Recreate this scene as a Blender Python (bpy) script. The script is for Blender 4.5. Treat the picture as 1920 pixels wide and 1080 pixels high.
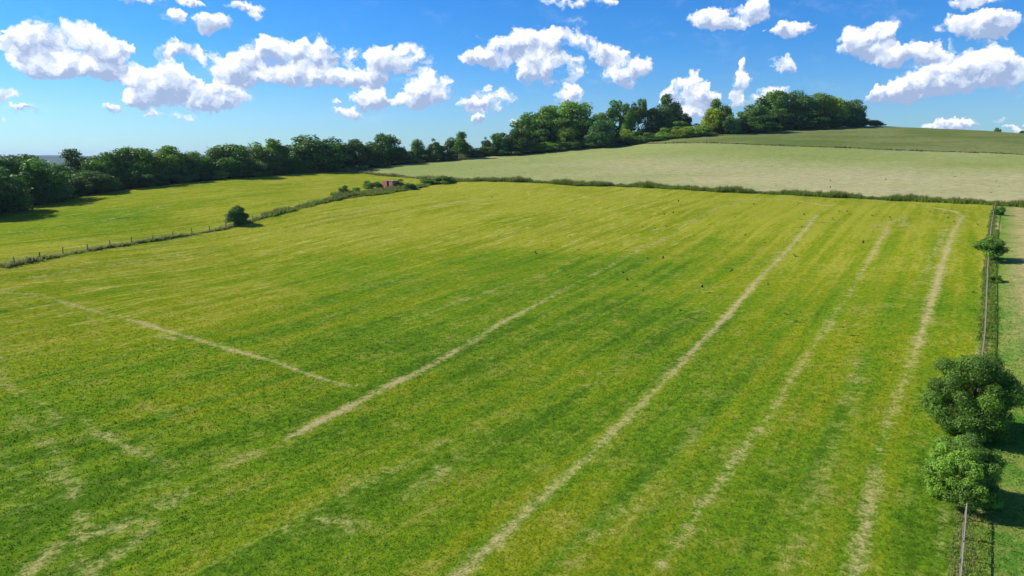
import bpy, math, random
import numpy as np
from mathutils import Vector, Matrix

for o in list(bpy.data.objects): bpy.data.objects.remove(o)
scene = bpy.context.scene
COL = scene.collection
rng = np.random.default_rng(7)
random.seed(7)

# ------------------------------------------------------------------ camera, sky, sun
CAMZ = 20.0
PITCH = math.radians(10.8)
F = 1280.0                                   # focal length in pixels of a 1920 wide picture
cam = bpy.data.cameras.new('camera')
cam.sensor_width = 36; cam.lens = 24; cam.clip_start = 0.5; cam.clip_end = 30000
camo = bpy.data.objects.new('camera', cam); COL.objects.link(camo)
camo.location = (0, 0, CAMZ); camo.rotation_euler = (math.pi/2 - PITCH, 0, 0)
scene.camera = camo

SUN_EL = math.radians(36)
SUN_AZ = math.radians(-72)                   # measured from +Y, clockwise: the sun stands left, a little beyond
sdir = Vector((math.sin(SUN_AZ)*math.cos(SUN_EL), math.cos(SUN_AZ)*math.cos(SUN_EL), math.sin(SUN_EL)))
sl = bpy.data.lights.new('sun', 'SUN'); sl.energy = 4.6; sl.angle = math.radians(0.53); sl.color = (1.0, 0.95, 0.84)
so = bpy.data.objects.new('sun', sl); COL.objects.link(so)
so.rotation_euler = sdir.to_track_quat('Z', 'Y').to_euler()
scene.view_settings.view_transform = 'Standard'; scene.view_settings.look = 'None'
scene.view_settings.gamma = 1; scene.view_settings.exposure = 0.60

class G:
    """small node graph helper"""
    def __init__(s, nt): s.nt = nt; s.n = nt.nodes; s.l = nt.links
    def put(s, sock, v):
        if v is None: return
        if isinstance(v, bpy.types.NodeSocket): s.l.new(v, sock)
        else:
            if hasattr(sock, 'default_value'):
                dv = sock.default_value
                if hasattr(dv, '__len__') and not hasattr(v, '__len__'): v = [v]*len(dv)
                if hasattr(dv, '__len__') and len(dv) == 4 and len(v) == 3: v = tuple(v)+(1,)
                sock.default_value = v
    def math(s, op, a, b=None, c=None, clamp=False):
        x = s.n.new('ShaderNodeMath'); x.operation = op; x.use_clamp = clamp
        s.put(x.inputs[0], a)
        if b is not None: s.put(x.inputs[1], b)
        if c is not None: s.put(x.inputs[2], c)
        return x.outputs[0]
    def vec(s, op, a, b=None, c=None, scale=None):
        x = s.n.new('ShaderNodeVectorMath'); x.operation = op
        s.put(x.inputs[0], a)
        if b is not None: s.put(x.inputs[1], b)
        if c is not None: s.put(x.inputs[2], c)
        if scale is not None: s.put(x.inputs['Scale'], scale)
        return x.outputs['Value'] if op in ('LENGTH', 'DOT_PRODUCT', 'DISTANCE') else x.outputs['Vector']
    def ramp(s, v, a, b, lo=0.0, hi=1.0, smooth=True):
        x = s.n.new('ShaderNodeMapRange'); x.interpolation_type = 'SMOOTHSTEP' if smooth else 'LINEAR'
        s.put(x.inputs['Value'], v); s.put(x.inputs['From Min'], a); s.put(x.inputs['From Max'], b)
        s.put(x.inputs['To Min'], lo); s.put(x.inputs['To Max'], hi)
        return x.outputs['Result']
    def mix(s, f, a, b, mode='MIX'):
        x = s.n.new('ShaderNodeMix'); x.data_type = 'RGBA'; x.blend_type = mode
        s.put(x.inputs['Factor'], f); s.put(x.inputs['A'], a) if False else None
        s.put(x.inputs[0], f); s.put(x.inputs[6], a); s.put(x.inputs[7], b)
        return x.outputs[2]
    def noise(s, vec, scale, detail=4, rough=0.55, dist=0.0, out='Fac'):
        x = s.n.new('ShaderNodeTexNoise'); s.put(x.inputs['Vector'], vec)
        x.inputs['Scale'].default_value = scale; x.inputs['Detail'].default_value = detail
        x.inputs['Roughness'].default_value = rough; x.inputs['Distortion'].default_value = dist
        return x.outputs[out]
    def voro(s, vec, scale, detail=0, smooth=0.4, rough=0.5):
        x = s.n.new('ShaderNodeTexVoronoi'); x.feature = 'SMOOTH_F1'; s.put(x.inputs['Vector'], vec)
        x.inputs['Scale'].default_value = scale; x.inputs['Detail'].default_value = detail
        x.inputs['Smoothness'].default_value = smooth; x.inputs['Roughness'].default_value = rough
        return x.outputs['Distance']
    def attr(s, name, out='Fac'):
        x = s.n.new('ShaderNodeAttribute'); x.attribute_name = name
        return x.outputs[out]
    def comb(s, x_, y_, z_):
        x = s.n.new('ShaderNodeCombineXYZ'); s.put(x.inputs[0], x_); s.put(x.inputs[1], y_); s.put(x.inputs[2], z_)
        return x.outputs[0]

def pdir(px, py):
    u = (np.asarray(px, float)-960)/F; v = (540-np.asarray(py, float))/F
    return u, math.cos(PITCH)+v*math.sin(PITCH), -math.sin(PITCH)+v*math.cos(PITCH)

# clouds: centres and half sizes on the sky (direction space: azimuth, elevation)
CLOUDS = [
 (60,78,62,36),(140,68,62,38),(200,98,58,36),(105,120,95,26),(190,135,62,17),(240,85,22,16),
 (8,176,30,16),(40,208,38,9),(3,226,14,9),
 (325,32,25,18),(395,40,34,21),(462,10,40,14),(478,30,20,11),(215,-2,90,9),(340,-2,40,7),
 (335,96,54,19),(300,150,66,36),(350,175,88,32),(262,190,46,22),(415,182,52,24),(205,206,18,9),(290,214,15,8),(338,214,24,8),
 (430,122,60,30),(520,104,74,34),(605,95,60,30),(590,140,90,26),(470,145,66,24),(700,115,56,34),(770,108,52,32),(680,148,70,18),
 (805,165,52,34),(697,186,42,24),(768,192,40,16),(650,212,30,10),(632,192,14,7),
 (930,95,62,32),(1000,85,48,40),(1075,82,54,42),(1025,128,72,34),(890,106,34,16),
 (1142,102,28,22),(1178,132,46,34),(1062,180,28,22),
 (922,192,44,30),(882,196,27,18),(920,160,9,8),(893,225,14,9),(970,232,20,13),
 (1060,4,52,16),(1138,4,26,12),
 (1320,36,40,26),(1368,32,46,28),(1420,14,32,28),(1482,56,44,18),(1450,62,18,9),(1467,118,25,19),
 (1288,170,50,34),(1318,182,32,25),(1300,210,36,18),(1384,155,20,32),(1400,122,12,10),(1388,188,24,18),(1448,176,38,20),
 (1620,80,48,38),(1660,62,28,26),(1690,104,66,28),(1752,100,46,22),(1790,55,42,32),(1850,48,60,34),(1885,44,36,28),
 (1840,122,88,36),(1745,150,78,28),(1890,140,56,32),(1700,172,84,24),(1638,176,13,19),(1800,162,70,18),
 (1830,-2,50,13),(1800,236,68,9),(1872,229,16,5),(1905,242,34,6)]

def build_world():
    w = bpy.data.worlds.new('World'); scene.world = w; w.use_nodes = True
    nt = w.node_tree; nt.nodes.clear(); g = G(nt)
    sky = nt.nodes.new('ShaderNodeTexSky'); sky.sky_type = 'NISHITA'; sky.sun_disc = False
    sky.sun_elevation = SUN_EL; sky.sun_rotation = SUN_AZ % (2*math.pi)
    sky.altitude = 200; sky.air_density = 1.15; sky.dust_density = 0.25; sky.ozone_density = 2.5
    tc = nt.nodes.new('ShaderNodeTexCoord'); d = tc.outputs['Generated']
    STR = 0.099
    sp0 = nt.nodes.new('ShaderNodeSeparateXYZ'); g.put(sp0.inputs[0], d)
    sr = nt.nodes.new('ShaderNodeValToRGB'); g.put(sr.inputs[0], sp0.outputs[2]); se = sr.color_ramp.elements
    se[0].position = 0.0; se[0].color = (0.40, 0.70, 1.0, 1); se[1].position = 0.75; se[1].color = (0.32, 0.54, 0.76, 1)
    for ps_, c_ in ((0.06, (0.36, 0.64, 1.03, 1)), (0.15, (0.175, 0.535, 1.0, 1)), (0.30, (0.085, 0.47, 1.0, 1)), (0.45, (0.15, 0.48, 0.9, 1))): q_ = se.new(ps_); q_.color = c_
    skc = g.mix(1.0, sky.outputs[0], sr.outputs[0], 'MULTIPLY')
    bg1 = nt.nodes.new('ShaderNodeBackground'); g.put(bg1.inputs[0], skc); bg1.inputs[1].default_value = STR
    sep = nt.nodes.new('ShaderNodeSeparateXYZ'); g.put(sep.inputs[0], d)
    az = g.math('ARCTAN2', sep.outputs[0], sep.outputs[1]); el = g.math('ARCSINE', sep.outputs[2])
    K = 100.0/ (180/math.pi) * (180/math.pi) / 10.0          # 1 unit = 0.1 rad
    p = g.comb(g.math('MULTIPLY', az, K), g.math('MULTIPLY', el, K), 0.0)
    # ragged outline: warp the lookup
    wz = g.noise(p, 2.6, 4, 0.6, out='Color')
    wv = g.vec('SUBTRACT', wz, (0.5, 0.5, 0.5))
    wz2 = g.noise(p, 9.0, 5, 0.65, out='Color')
    wv2 = g.vec('SUBTRACT', wz2, (0.5, 0.5, 0.5))
    pw = g.vec('ADD', p, g.vec('ADD', g.vec('MULTIPLY', wv, (0.42, 0.30, 0)), g.vec('MULTIPLY', wv2, (0.20, 0.17, 0))))
    pw1 = g.vec('ADD', pw, (0, 0, 1))
    T = (0.0, 0.0, 0.0)
    for bi, (cx, cy, rx, ry) in enumerate(CLOUDS):
        if bi and bi % 6 == 0: pw1 = g.vec('MULTIPLY_ADD', T, 1e-9, pw1)      # keeps the shader's stack short
        u, y, z = pdir(cx, cy); a = math.atan2(u, y); e = math.atan2(z, math.hypot(u, y))
        u2, y2, z2 = pdir(cx+rx, cy); rxa = abs(math.atan2(u2, y2)-a)*K*1.2
        u2, y2, z2 = pdir(cx, cy-ry); rya = abs(math.atan2(z2, math.hypot(u2, y2))-e)*K*1.2
        loc = g.vec('MULTIPLY_ADD', pw1, (1/rxa, 1/rya, 1), (-a*K/rxa, -e*K/rya, 0))   # z stays 1
        wgt = g.math('SUBTRACT', 2.0, g.vec('DOT_PRODUCT', loc, loc), clamp=True)
        T = g.vec('ADD', g.vec('SCALE', loc, scale=wgt), T)
    def relief(q):
        v1 = g.voro(q, 2.4, 3, 0.35, 0.6)
        n1 = g.noise(q, 4.5, 6, 0.62)
        return g.math('ADD', g.math('MULTIPLY', g.math('SUBTRACT', 0.87, v1), 1.05), g.math('SUBTRACT', n1, 0.5))
    r0 = relief(pw)
    r1 = relief(g.vec('ADD', pw, (-0.05, 0.085, 0)))
    sb = nt.nodes.new('ShaderNodeSeparateXYZ'); g.put(sb.inputs[0], T)
    A = sb.outputs[2]; S = g.math('SUBTRACT', 1.0, g.math('POWER', 2.718, g.math('MULTIPLY', A, -1.0)))
    D = g.math('ADD', S, g.math('MULTIPLY', r0, 0.50))
    D = g.math('MULTIPLY', D, g.ramp(A, 0.0, 0.08))
    vy = g.math('DIVIDE', sb.outputs[1], g.math('ADD', A, 0.02))      # -1 bottom .. 1 top of the cloud
    vx = g.math('DIVIDE', sb.outputs[0], g.math('ADD', A, 0.02))
    alpha = g.math('POWER', g.ramp(D, 0.18, 0.42), 0.85)
    lit = g.math('ADD', 0.61, g.math('MULTIPLY', vy, 1.4))
    lit = g.math('SUBTRACT', lit, g.math('MULTIPLY', vx, 0.22))
    lit = g.math('ADD', lit, g.math('MULTIPLY', g.math('SUBTRACT', r0, r1), 1.25))
    lit = g.math('SUBTRACT', lit, g.math('MULTIPLY', g.math('SUBTRACT', D, 0.50), 0.75))
    lit = g.ramp(lit, 0.0, 1.0, smooth=False)
    cc = nt.nodes.new('ShaderNodeValToRGB'); g.put(cc.inputs[0], lit)
    e = cc.color_ramp.elements; e[0].position = 0.05; e[0].color = (0.26, 0.33, 0.49, 1)
    e[1].position = 0.95; e[1].color = (0.74, 0.745, 0.75, 1)
    m_ = cc.color_ramp.elements.new(0.5); m_.color = (0.47, 0.535, 0.65, 1)
    bg2 = nt.nodes.new('ShaderNodeBackground')
    wisp = g.math('MULTIPLY', g.ramp(g.noise(g.vec('MULTIPLY', pw, (0.5, 1.3, 0)), 2.3, 6, 0.65), 0.52, 0.78), g.ramp(S, 0.02, 0.22, 0.10, 0.55))
    thin = g.math('MAXIMUM', g.math('MULTIPLY', alpha, 0.97), wisp)
    # sky colour times its strength, then the cloud over it
    skl = g.vec('SCALE', skc, scale=STR)
    g.put(bg2.inputs[0], g.mix(thin, skl, cc.outputs[0])); bg2.inputs[1].default_value = 1.0
    inband = g.math('MULTIPLY', g.math('GREATER_THAN', sep.outputs[1], 0.55), g.math('LESS_THAN', g.math('ABSOLUTE', g.math('SUBTRACT', el, 0.16)), 0.18))
    mx = nt.nodes.new('ShaderNodeMixShader'); g.put(mx.inputs[0], inband)
    nt.links.new(bg1.outputs[0], mx.inputs[1]); nt.links.new(bg2.outputs[0], mx.inputs[2])
    out = nt.nodes.new('ShaderNodeOutputWorld'); nt.links.new(mx.outputs[0], out.inputs[0])
build_world()

# ------------------------------------------------------------------ terrain height
CP = [ # pixel x, pixel y, metres ahead of the camera
 (100,1080,30),(600,1080,30),(960,1080,30),(1400,1080,30),(1800,1080,30),(1920,1000,34.2),
 (0,800,49),(600,800,49.5),(1200,800,49.5),(1815,930,38),
 (0,600,79),(700,600,82),(1250,600,81),(1800,600,73),(1900,700,58),
 (0,500,100),(300,500,110),(960,500,111),(1500,500,106),(1850,488,98),
 (600,450,134),(1300,450,132),(1700,425,132),(300,445,132),
 (0,470,112),(200,430,138),(442,418,150),(1000,400,166),(1400,400,160),
 (0,398,168),(250,353,212),(500,329,258),(640,320,282),(560,370,190),(300,390,168),
 (725,352,228),(900,342,236),(1100,347,226),(1300,357,208),(1600,372,186),(1870,384,166),
 (700,328,262),(900,318,270),(1300,320,255),(1600,330,235),(1900,350,205),
 (800,303,310),(900,294,322),(1000,287,332),(1170,272,345),(1250,268,325),(1600,278,300),(1920,290,280),
 (1300,256,352),(1400,247,375),(1500,242,392),(1640,237,400),(1780,242,395),(1920,250,385),(1100,261,368)]
pts = []
for (px, py, Y) in CP:
    u, y, z = pdir(px, py); pts.append((u/y*Y, Y, CAMZ + z/y*Y))
pts += [(-60,-60,-1),(60,-60,0),(0,-20,0),(-150,20,-1),(120,20,1.5),(-260,120,2),(-420,330,-6),(-300,480,-8),(-100,560,2),
        (80,520,18),(200,560,30),(400,560,24),(500,380,24),(380,220,20),(280,100,8),(0,700,-4),(300,760,8),(-500,650,-25),(600,650,10),(-350,-50,-4),(300,-60,4)]
P = np.array(pts)
def tps(r): return np.where(r > 1e-6, r*r*np.log(np.maximum(r, 1e-6)), 0.0)
_s = 100.0
def _fit(P, lam=0.0006):
    n = len(P); X = P[:, :2]/_s
    K = tps(np.linalg.norm(X[:, None]-X[None], axis=2)) + lam*np.eye(n)
    Q = np.hstack([np.ones((n, 1)), X])
    M = np.block([[K, Q], [Q.T, np.zeros((3, 3))]])
    return X, np.linalg.solve(M, np.concatenate([P[:, 2], np.zeros(3)]))
RX, RW = _fit(P)
def sstep(x, a, b):
    t = np.clip((x-a)/(b-a), 0, 1); return t*t*(3-2*t)
def height(x, y):
    x = np.asarray(x, float); y = np.asarray(y, float); sh = x.shape
    xf = x.ravel(); yf = y.ravel(); out = np.empty(xf.size)
    for i in range(0, xf.size, 40000):
        a = xf[i:i+40000]/_s; b = yf[i:i+40000]/_s
        a2 = np.clip(a, -7, 7); b2 = np.clip(b, -2, 9)
        r = np.hypot(a2[:, None]-RX[None, :, 0], b2[:, None]-RX[None, :, 1])
        out[i:i+40000] = tps(r)@RW[:-3] + RW[-3] + RW[-2]*a2 + RW[-1]*b2
    R = np.hypot(xf, yf)
    base = -42 + 8*np.sin(xf/700+1)*np.cos(yf/900)
    far = base + sstep(R, 4500, 6500)*(74 + 10*np.sin(xf/500.0) + 5*np.sin(xf/170+yf/300))
    w = sstep(R, 480, 1100)
    und = 0.10*np.sin(xf/7.3+yf/11.0)+0.09*np.sin(yf/6.1-xf/13.0+2)+0.05*np.sin(xf/3.1+1)*np.sin(yf/3.7)
    out = out*(1-w)+far*w + und*(1-w)
    return out.reshape(sh)

def hit(px, py, above=0.0):
    """where the line of sight through a picture point meets the ground (or a height above it)"""
    px = np.atleast_1d(np.asarray(px, float)); py = np.atleast_1d(np.asarray(py, float))
    u, y, z = pdir(px, py)
    Ys = np.concatenate([np.arange(14, 200, 0.5), np.arange(200, 700, 1.0)])
    res = []
    for a, b, c in zip(u, y, z):
        X = a/b*Ys; Z = CAMZ+c/b*Ys; d = Z-height(X, Ys)-above
        k = np.where(d < 0)[0]
        if len(k) and k[0] > 0:
            i = k[0]; t = d[i-1]/(d[i-1]-d[i]); Y = Ys[i-1]+t*(Ys[i]-Ys[i-1])
        else: Y = Ys[np.argmin(d)]
        res.append((a/b*Y, Y))
    return np.array(res)

# ------------------------------------------------------------------ field boundaries and tracks
def line(pp): a = np.array(pp, float); return hit(a[:, 0], a[:, 1])
L1 = line([(0,502),(120,478),(250,457),(420,429),(500,406),(560,390),(640,372),(700,365),(770,356),(800,347)])
L2 = line([(800,343),(900,340),(1000,343),(1150,350),(1300,357),(1450,365),(1600,372),(1740,379),(1866,385)])
L3 = line([(1800,1078),(1812,940),(1826,790),(1845,640),(1852,488),(1858,430)])
L4 = line([(640,321),(700,327),(780,334),(860,338)])
L5 = line([(0,398),(110,376),(230,356),(360,342),(480,331),(560,325)])
L6 = line([(700,314),(800,304),(900,294),(1000,288),(1100,277),(1170,272)])
L7 = line([(1170,272),(1250,269),(1420,272),(1600,278),(1760,284),(1918,290)])
def ext(a, b, d): v = (b-a)/np.linalg.norm(b-a); return b+v*d
L1x = ext(L1[1], L1[0], 250); L3x = ext(L3[1], L3[0], 120); L2x = ext(L2[-2], L2[-1], 250)
L5x = ext(L5[1], L5[0], 250); L7x = ext(L7[-2], L7[-1], 300)
POLY = {
 'main': np.vstack([[L1x], L1, L2, L3[::-1], [L3x], [(-300, -120)]]),
 'paddock': np.vstack([[L3x], L3, [L2[-1]], [L2x], [(400, -120)]]),
 'left': np.vstack([[L1x], L1, [L4[-1]], L4[::-1], L5[::-1], [L5x]]),
 'crop': np.vstack([L2, [L2x], [L7x], L7[::-1], L6[::-1], L4]),
 'upper': np.vstack([L7, [L7x], [L7x+np.array([0, 260])], [(330, 640)], [(150, 560)], [hit(1330, 254)[0]], [hit(1220, 266)[0]]]),
}
def inpoly(x, y, poly):
    r = np.zeros(x.shape, bool); n = len(poly)
    for i in range(n):
        x1, y1 = poly[i]; x2, y2 = poly[(i+1) % n]
        if y1 == y2: continue
        c = ((y1 > y) != (y2 > y)) & (x < (x2-x1)*(y-y1)/(y2-y1)+x1)
        r ^= c
    return r
ZN = ['ground', 'left', 'upper', 'crop', 'paddock', 'main']
def zone(x, y):
    z = np.zeros(x.shape, int)
    for i, k in enumerate(ZN):
        if i: z[inpoly(x, y, POLY[k])] = i
    return z

TRACKS = [ # picture points (x, y, strength), half width in metres
 ([(860,1080,.95),(930,1015,.95),(1010,940,.85),(1090,865,.75),(1180,780,.85),(1250,710,.8),(1310,645,.85),(1365,590,.95),(1400,550,.8),(1440,505,.65),(1480,465,.7),(1510,430,.7),(1532,404,.6)], .33),
 ([(1600,1080,.9),(1625,985,.85),(1640,900,.6),(1655,830,.4),(1680,750,.6),(1710,680,.6),(1725,630,.8),(1745,570,.8),(1765,500,.75),(1785,440,.65),(1804,405,.6),(1790,396,.8),(1750,389,.8),(1690,385,.5),(1600,380,.3),(1500,373,.15)], .33),
 ([(170,1075,.85),(260,1010,.3),(370,900,.35),(440,868,.4),(530,830,.3),(545,818,1.1),(600,790,1.3),(640,770,1.1),(700,738,.95),(745,715,1.05),(800,690,.8),(860,655,.85),(900,630,.5),(950,600,.85),(1005,572,.7),(1060,540,.22),(1130,505,.26),(1180,478,.34),(1240,450,.42),(1290,420,.42),(1345,390,.4),(1400,378,.3)], .34),
 ([(0,548,.5),(70,552,.75),(80,553,.2),(120,568,.4),(160,578,.65),(220,594,.3),(270,607,.9),(340,628,.9),(400,645,.7),(450,660,.9),(520,680,.75),(590,706,.8),(650,722,.75),(700,724,.2)], .30),
 ([(1240,1060,.55),(1300,975,.5),(1350,900,.65),(1400,835,.6),(1440,785,.5),(1490,700,.55),(1530,640,.5),(1565,590,.45),(1600,540,.3),(1625,495,.6),(1660,435,.65),(1670,410,.3)], .32),
 ([(100,795,.4),(130,770,.15),(165,795,.5),(210,825,.7),(255,845,.6),(300,865,.2),(350,895,.4)], .36),
 ([(85,885,.3),(125,905,.6),(145,950,.55),(160,1000,.5),(150,1060,.3)], .4),
 ([(165,1005,.7),(200,995,.8),(240,983,.6)], .5),
 ([(50,1075,.6),(80,1050,.7),(105,1025,.6)], .35),
 ([(0,600,.05),(0,715,.3),(60,750,.3),(120,790,.35)], .4),
 ([(300,628,.5),(330,636,.55)], .3),
 ([(420,465,.2),(520,438,.3),(600,415,.45),(660,400,.5),(740,380,.4)], .55),
 ([(0,528,.3),(60,520,.4),(250,490,.3),(400,468,.25)], .4),
 ([(0,436,.25),(80,432,.3),(160,422,.34),(230,405,.38),(300,386,.42),(360,378,.1)], .35),
 ([(800,390,.5),(870,378,.6),(960,366,.3)], .6),
 ([(900,352,.3),(1050,364,.4),(1150,372,.4),(1300,376,.3),(1480,374,.5),(1560,386,.6)], .6),
 ([(1640,425,.5),(1700,408,.3)], .5),([(1690,425,.4),(1696,410,.5)], .5),
 ([(1775,430,.4),(1740,500,.3),(1700,560,.15)], .45),
 ([(1500,440,.1),(1420,500,.3),(1500,450,.3)], .35),
 ([(760,930,.3),(830,880,.45),(870,860,.2)], .5),
 ([(1760,1075,.3),(1762,1000,.5),(1775,930,.3)], .15),
 ([(250,755,.15),(300,770,.3),(330,790,.35)], .35),
 ([(590,975,.3),(660,985,.35),(640,1000,.3)], .6),
 ([(1832,950,.9),(1836,968,1.0),(1846,975,.6)], .35), ([(1868,418,.9),(1868,432,.9)], .4), ([(1840,945,.4),(1862,962,.5)], .3),
 ([(0,760,.2),(60,800,.3),(110,860,.3),(140,910,.3)], .5), ([(0,840,.2),(40,900,.25),(60,1000,.15)], .5), ([(230,930,.15),(370,890,.3),(500,840,.25)], .6), ([(160,1010,.3),(330,935,.3),(420,895,.2)], .6),
 ([(400,1060,.2),(700,900,.3),(900,790,.15)], .7), ([(1050,1075,.3),(1200,930,.25),(1330,780,.2)], .7), ([(1480,1075,.3),(1540,900,.25),(1590,760,.3),(1620,650,.2)], .7),
 ([(700,580,.1),(760,600,.35),(950,535,.35),(1060,505,.25)], .45),
]
TR = []
for pp, hw in TRACKS:
    a = np.array(pp, float); TR.append((hit(a[:, 0], a[:, 1]), a[:, 2], hw))
L3w = np.vstack([[L3x], L3, [L2[-1]]])
TR.append((L3w, np.full(len(L3w), .55), .35))
def trackval(x, y):
    T = np.zeros(x.shape)
    for pl, st, hw in TR:
        m = (x > pl[:, 0].min()-3) & (x < pl[:, 0].max()+3) & (y > pl[:, 1].min()-3) & (y < pl[:, 1].max()+3)
        if not m.any(): continue
        xs = x[m]; ys = y[m]; best = np.zeros(xs.shape)
        for i in range(len(pl)-1):
            a = pl[i]; b = pl[i+1]; ab = b-a; L = max(ab@ab, 1e-9)
            t = np.clip(((xs-a[0])*ab[0]+(ys-a[1])*ab[1])/L, 0, 1)
            d = np.hypot(xs-a[0]-t*ab[0], ys-a[1]-t*ab[1])
            s = st[i]+(st[i+1]-st[i])*t
            R = np.hypot(xs, ys); h = hw*0.82+R*0.0009; s = s*(1+np.clip((R-60)/130, 0, .42))
            best = np.maximum(best, s*np.clip(1-d/(h*2.6), 0, 1))
        T[m] = np.maximum(T[m], best)
    return T
# how yellow the sward is: samples (x, y, 0 green .. 1 yellow)
YELLOW = [(100,1050,.2),(500,1000,.35),(900,1000,.4),(1300,1000,.35),(1700,1000,.35),(100,900,.15),(500,850,.25),(900,820,.3),(1300,800,.3),(1700,800,.35),
 (50,600,.62),(300,680,.3),(600,620,.3),(900,620,.18),(1200,600,.22),(1500,600,.35),(1750,620,.5),(100,540,.72),(400,500,.75),(700,500,.42),(950,500,.28),(1150,500,.3),
 (1400,480,.62),(1700,480,.65),(1820,500,.75),(500,450,.85),(800,440,.85),(1000,440,.8),(1200,430,.85),(1500,420,.85),(1750,410,.85),(700,390,.95),(1000,370,1.0),(1300,380,.95),(1600,395,.9),
 (850,355,.95),(100,470,.8),(200,410,.35),(350,380,.6),(100,430,.4),(600,345,.85),(400,400,.75),(60,440,.65),(500,350,.75)]
dp = np.array(YELLOW); dxy = hit(dp[:, 0], dp[:, 1])
def yellowval(x, y):
    out = np.empty(x.size); xf = x.ravel(); yf = y.ravel()
    for i in range(0, x.size, 40000):
        a = xf[i:i+40000]; b = yf[i:i+40000]
        d2 = (a[:, None]-dxy[None, :, 0])**2+(b[:, None]-dxy[None, :, 1])**2
        R2 = (dxy[:, 0]**2+dxy[:, 1]**2)*0.03
        w = 1/(d2/R2[None]+0.08)**2
        out[i:i+40000] = (w*dp[None, :, 2]).sum(1)/w.sum(1)
    return out.reshape(x.shape)
ROW = L4
def attrs(x, y):
    z = zone(x, y)
    return dict(track=trackval(x, y), yellowness=yellowval(x, y),
                z_left=(z == 1)*1.0, z_upper=(z == 2)*1.0, z_crop=(z == 3)*1.0, z_paddock=(z == 4)*1.0, z_main=(z == 5)*1.0), z

# ------------------------------------------------------------------ mesh helpers
def mk_mesh(name, V, Fc, attrs=None, smooth=False, mat=None):
    V = np.asarray(V, np.float32); Fc = np.asarray(Fc, np.int32); k = Fc.shape[1]
    me = bpy.data.meshes.new(name); me.vertices.add(len(V)); me.vertices.foreach_set('co', V.ravel())
    me.loops.add(Fc.size); me.loops.foreach_set('vertex_index', Fc.ravel())
    me.polygons.add(len(Fc)); me.polygons.foreach_set('loop_start', np.arange(0, Fc.size, k, dtype=np.int32))
    me.polygons.foreach_set('loop_total', np.full(len(Fc), k, np.int32))
    me.polygons.foreach_set('use_smooth', np.full(len(Fc), smooth, bool))
    if attrs:
        for n, a in attrs.items():
            at = me.attributes.new(n, 'FLOAT', 'POINT'); at.data.foreach_set('value', np.asarray(a, np.float32).ravel())
    me.update(calc_edges=True); me.validate()
    if mat: me.materials.append(mat)
    return me
def obj(name, me, parent=None, loc=(0, 0, 0), **props):
    o = bpy.data.objects.new(name, me); COL.objects.link(o); o.location = loc
    if parent: o.parent = parent
    for k, v in props.items(): o[k] = v
    return o
def thing(name, label, cat, loc=(0, 0, 0), rz=0, group=None):
    o = bpy.data.objects.new(name, None); COL.objects.link(o); o.location = loc; o.rotation_euler = (0, 0, rz)
    o.empty_display_size = 0.3; o['label'] = label; o['category'] = cat
    if group: o['group'] = group
    return o
class MB:
    def __init__(s): s.v = []; s.f = []
    def box(s, c, size, rot=None):
        b = len(s.v); hx, hy, hz = size[0]/2, size[1]/2, size[2]/2
        for dx, dy, dz in ((-1,-1,-1),(1,-1,-1),(1,1,-1),(-1,1,-1),(-1,-1,1),(1,-1,1),(1,1,1),(-1,1,1)):
            p = Vector((dx*hx, dy*hy, dz*hz))
            if rot is not None: p = rot@p
            s.v.append(tuple(p+Vector(c)))
        for f in ((0,3,2,1),(4,5,6,7),(0,1,5,4),(1,2,6,5),(2,3,7,6),(3,0,4,7)): s.f.append([b+i for i in f])
    def tube(s, pts, rad, n=7, cap=True):
        pts = [Vector(p) for p in pts]; b = len(s.v)
        for i, p in enumerate(pts):
            t = (pts[min(i+1, len(pts)-1)]-pts[max(i-1, 0)]).normalized()
            a = t.orthogonal().normalized(); c = t.cross(a)
            if i and abs(t.z) > 0.2: a = Vector((1, 0, 0)); a = (a-t*a.dot(t)).normalized(); c = t.cross(a)
            elif abs(t.z) > 0.2: a = Vector((1, 0, 0)); a = (a-t*a.dot(t)).normalized(); c = t.cross(a)
            r = rad[i] if hasattr(rad, '__len__') else rad
            for k in range(n):
                an = 2*math.pi*k/n; s.v.append(tuple(p+a*math.cos(an)*r+c*math.sin(an)*r))
        for i in range(len(pts)-1):
            for k in range(n):
                s.f.append([b+i*n+k, b+i*n+(k+1) % n, b+(i+1)*n+(k+1) % n, b+(i+1)*n+k])
        if cap: s.f.append([b+k for k in range(n)][::-1]); s.f.append([b+(len(pts)-1)*n+k for k in range(n)])
    def mesh(s, name, mat, smooth=False):
        me = bpy.data.meshes.new(name); me.from_pydata(s.v, [], s.f); me.materials.append(mat)
        if smooth:
            for p in me.polygons: p.use_smooth = True
        me.update(); return me

# ------------------------------------------------------------------ materials
def new_mat(name):
    m = bpy.data.materials.new(name); m.use_nodes = True; nt = m.node_tree; nt.nodes.clear()
    return m, G(nt)
def finish(g, shader):
    o = g.n.new('ShaderNodeOutputMaterial'); g.l.new(shader, o.inputs[0])
def principled(g, col, rough=0.9, normal=None, spec=0.2):
    b = g.n.new('ShaderNodeBsdfPrincipled'); g.put(b.inputs['Base Color'], col); g.put(b.inputs['Roughness'], rough)
    b.inputs['Specular IOR Level'].default_value = spec
    if normal is not None: g.put(b.inputs['Normal'], normal)
    return b.outputs[0]

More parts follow.
